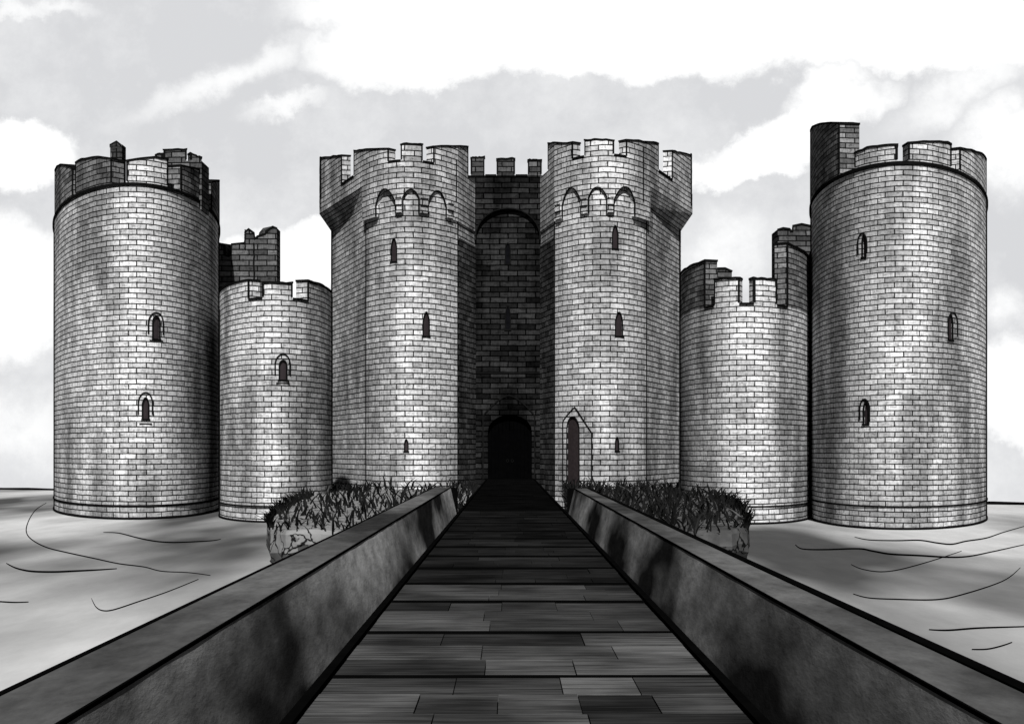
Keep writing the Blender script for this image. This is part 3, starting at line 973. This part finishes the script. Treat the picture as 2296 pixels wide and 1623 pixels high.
nx, ny = 60, 60
gx = [-90 + 170 * i / nx for i in range(nx + 1)]
def gy(x, j): return -10 + (shore(x) + 10) * j / ny
for i in range(nx):
    for j in range(ny):
        q = [(gx[i], gy(gx[i], j)), (gx[i+1], gy(gx[i+1], j)), (gx[i+1], gy(gx[i+1], j+1)), (gx[i], gy(gx[i], j+1))]
        mb.face([(a, b, ZW) for a, b in q])
for pts, w in ripples:
    c_ = catmull(pts, 8); n = len(c_)
    L, R, Mid = [], [], []
    for i, q in enumerate(c_):
        a, b = c_[max(0, i - 1)], c_[min(n - 1, i + 1)]
        tx, ty = b[0] - a[0], b[1] - a[1]; l = math.hypot(tx, ty) or 1
        ww = w / 2 * (.3 + .7 * math.sin(math.pi * (i + .3) / (n - .4)) ** .6)
        L.append((*ground(q[0] - ty / l * ww, q[1] + tx / l * ww, ZW), ZW + .006))
        R.append((*ground(q[0] + ty / l * ww, q[1] - tx / l * ww, ZW), ZW + .006))
        Mid.append((*ground(q[0], q[1], ZW), ZW + .02))
    for i in range(n - 1):
        mb.face([L[i], L[i+1], Mid[i+1], Mid[i]], mat=1); mb.face([Mid[i], Mid[i+1], R[i+1], R[i]], mat=1)
tag(mb.build('water', [M['water'], M['tar']]), kind='structure')
# dark kerb of the far shore and the land falling away behind it
mb = MB()
for i in range(nx):
    a, b = gx[i], gx[i + 1]
    ya, yb = shore(a), shore(b)
    za_, zb_ = .17 + .03 * math.sin(a * 1.3), .17 + .03 * math.sin(b * 1.3)
    mb.face([(a,ya-.4,ZW-.1),(b,yb-.4,ZW-.1),(b,yb-.3,ZW+zb_),(a,ya-.3,ZW+za_)], mat=1)
    mb.face([(a,ya-.3,ZW+za_),(b,yb-.3,ZW+zb_),(b,yb+1,ZW+zb_),(a,ya+1,ZW+za_)], mat=1)
    mb.face([(a,ya+1,ZW+za_),(b,yb+1,ZW+zb_),(b*2,yb+180,ZW-28),(a*2,ya+180,ZW-28)])
tag(mb.build('far_bank', [M['water'], M['tar']]), kind='structure')

# ------------------------------------------------------------------ sky
w = bpy.data.worlds.new('World'); scene.world = w; w.use_nodes = True
nt = w.node_tree; nt.nodes.clear()
SUN_EL, SUN_AZ = math.radians(41), math.radians(180)
tc = N(nt, 'ShaderNodeTexCoord'); sep = N(nt, 'ShaderNodeSeparateXYZ'); nt.links.new(tc.outputs['Generated'], sep.inputs[0])
yy = math_(nt, 'MAXIMUM', sep.outputs[1], .08)
u_ = math_(nt, 'DIVIDE', sep.outputs[0], yy); v_ = math_(nt, 'DIVIDE', sep.outputs[2], yy)
comb = N(nt, 'ShaderNodeCombineXYZ'); nt.links.new(u_, comb.inputs[0]); nt.links.new(v_, comb.inputs[1])
def warp(scale, amp, detail):
    n_ = N(nt, 'ShaderNodeTexNoise', Scale=scale, Detail=detail, Roughness=.65); nt.links.new(comb.outputs[0], n_.inputs['Vector'])
    s_ = N(nt, 'ShaderNodeVectorMath', operation='SUBTRACT'); nt.links.new(n_.outputs['Color'], s_.inputs[0]); s_.inputs[1].default_value = (.5, .5, .5)
    m_ = N(nt, 'ShaderNodeVectorMath', operation='SCALE'); nt.links.new(s_.outputs[0], m_.inputs[0]); m_.inputs['Scale'].default_value = amp
    return m_.outputs[0]
ad = N(nt, 'ShaderNodeVectorMath', operation='ADD'); nt.links.new(comb.outputs[0], ad.inputs[0]); nt.links.new(warp(16, .06, 12), ad.inputs[1])
cv = ad.outputs[0]
clouds = [  # cx, cy, rx, ry, tilt (survey units / degrees), softness
 (1000, 105, 330, 95, 2, .25), (1480, 70, 520, 110, 3, .22), (2050, 60, 480, 115, -2, .25), (1240, 20, 620, 110, 0, .2), (1300, 120, 330, 70, 4, .3),
 (1780, 300, 260, 75, 24, .3), (1640, 385, 120, 45, 10, .35), (1860, 205, 110, 60, 15, .5), (2260, 330, 130, 110, 10, .7),
 (40, 335, 165, 85, 0, .25), (20, 640, 150, 190, 0, .3), (610, 600, 190, 115, 4, .22), (720, 560, 130, 80, 0, .25),
 (2290, 890, 110, 150, 30, .3), (40, 960, 200, 120, 0, .9), (520, 165, 260, 38, 22, .95), (640, 235, 110, 25, 15, .9),
 (1620, 560, 120, 110, 0, .95), (60, 25, 160, 25, 0, .8), (2170, 200, 200, 60, 30, .8), (2260, 700, 60, 60, 0, .9),
]
acc = None
for cx, cy, rx, ry, tl, sf in clouds:
    mp = N(nt, 'ShaderNodeMapping', vector_type='TEXTURE')
    mp.inputs['Location'].default_value = ((cx - XC) / F, (YH - cy) / F, 0)
    mp.inputs['Rotation'].default_value = (0, 0, math.radians(tl))
    mp.inputs['Scale'].default_value = (rx / F, ry / F, 1)
    nt.links.new(cv, mp.inputs[0])
    ln = N(nt, 'ShaderNodeVectorMath', operation='LENGTH'); nt.links.new(mp.outputs[0], ln.inputs[0])
    mr = N(nt, 'ShaderNodeMapRange', interpolation_type='SMOOTHSTEP')
    nt.links.new(ln.outputs['Value'], mr.inputs[0])
    mr.inputs[1].default_value = 1.0 + sf * .45; mr.inputs[2].default_value = max(.05, 1.0 - sf * (1.1 if sf < .5 else 1))
    mr.inputs[3].default_value = 0; mr.inputs[4].default_value = 1 if sf < .75 else .7
    acc = mr.outputs[0] if acc is None else math_(nt, 'MAXIMUM', acc, mr.outputs[0])
wis = N(nt, 'ShaderNodeTexNoise', Scale=21.0, Detail=9.0, Roughness=.72); nt.links.new(comb.outputs[0], wis.inputs['Vector'])
tex = ramp(nt, wis.outputs[0], [(.35, .55), (.55, 1.0)])
wisp2 = N(nt, 'ShaderNodeTexNoise', Scale=5.6, Detail=9.0, Roughness=.68); nt.links.new(comb.outputs[0], wisp2.inputs['Vector'])
low = ramp(nt, wisp2.outputs[0], [(.46, 0.0), (.66, .38)])
fac = math_(nt, 'MAXIMUM', math_(nt, 'MULTIPLY', acc, math_(nt, 'MAXIMUM', tex, math_(nt, 'POWER', acc, 3.0))), low, True)
col = ramp(nt, fac, [(0, (.64, .647, .664)), (.5, (.86, .865, .872)), (1, (1.03, 1.03, 1.03))])
# bright sky only in view; elsewhere greyed daylight sky, dimmed to darken tower sides
sk = N(nt, 'ShaderNodeTexSky', sky_type='NISHITA', sun_disc=False)
sk.sun_elevation = SUN_EL; sk.sun_rotation = SUN_AZ
bw = N(nt, 'ShaderNodeRGBToBW'); nt.links.new(sk.outputs[0], bw.inputs[0])
bg1 = N(nt, 'ShaderNodeBackground', Strength=.015); nt.links.new(bw.outputs[0], bg1.inputs[0])
bg2 = N(nt, 'ShaderNodeBackground', Strength=1.0); nt.links.new(col, bg2.inputs[0])
def edge(val, a, b):
    mr = N(nt, 'ShaderNodeMapRange', interpolation_type='SMOOTHSTEP'); nt.links.new(val, mr.inputs[0])
    mr.inputs[1].default_value = a; mr.inputs[2].default_value = b; mr.inputs[3].default_value = 1; mr.inputs[4].default_value = 0
    return mr.outputs[0]
in_view = math_(nt, 'MULTIPLY', edge(math_(nt, 'ABSOLUTE', u_), .40, .56), edge(v_, .35, .48))
in_view = math_(nt, 'MULTIPLY', in_view, edge(math_(nt, 'MULTIPLY', sep.outputs[1], -1), -.3, -.1))
mx = N(nt, 'ShaderNodeMixShader'); nt.links.new(in_view, mx.inputs[0]); nt.links.new(bg1.outputs[0], mx.inputs[1]); nt.links.new(bg2.outputs[0], mx.inputs[2])
wo = N(nt, 'ShaderNodeOutputWorld'); nt.links.new(mx.outputs[0], wo.inputs[0])

sd = bpy.data.lights.new('sun', 'SUN'); sd.energy = 5.0; sd.angle = math.radians(.6); sd.color = (1, .995, .985)
so = bpy.data.objects.new('sun', sd); COL.objects.link(so)
d = Vector((math.sin(SUN_AZ) * math.cos(SUN_EL), math.cos(SUN_AZ) * math.cos(SUN_EL), math.sin(SUN_EL)))
so.rotation_euler = d.to_track_quat('Z', 'Y').to_euler()

# ------------------------------------------------------------------ camera
cd = bpy.data.cameras.new('camera'); cam = bpy.data.objects.new('camera', cd); COL.objects.link(cam)
cam.location = (0, 0, EYE); cam.rotation_euler = (math.radians(90), 0, 0)
cd.sensor_fit = 'HORIZONTAL'; cd.sensor_width = 36; cd.lens = 36 * F / 2296
cd.shift_x = (1148 - XC) / 2296; cd.shift_y = (YH - 811.5) / 2296
cd.clip_start = .1; cd.clip_end = 2000
scene.camera = cam
vs = scene.view_settings
vs.view_transform = 'Standard'; vs.look = 'None'; vs.exposure = .12; vs.gamma = 1
scene.render.film_transparent = False
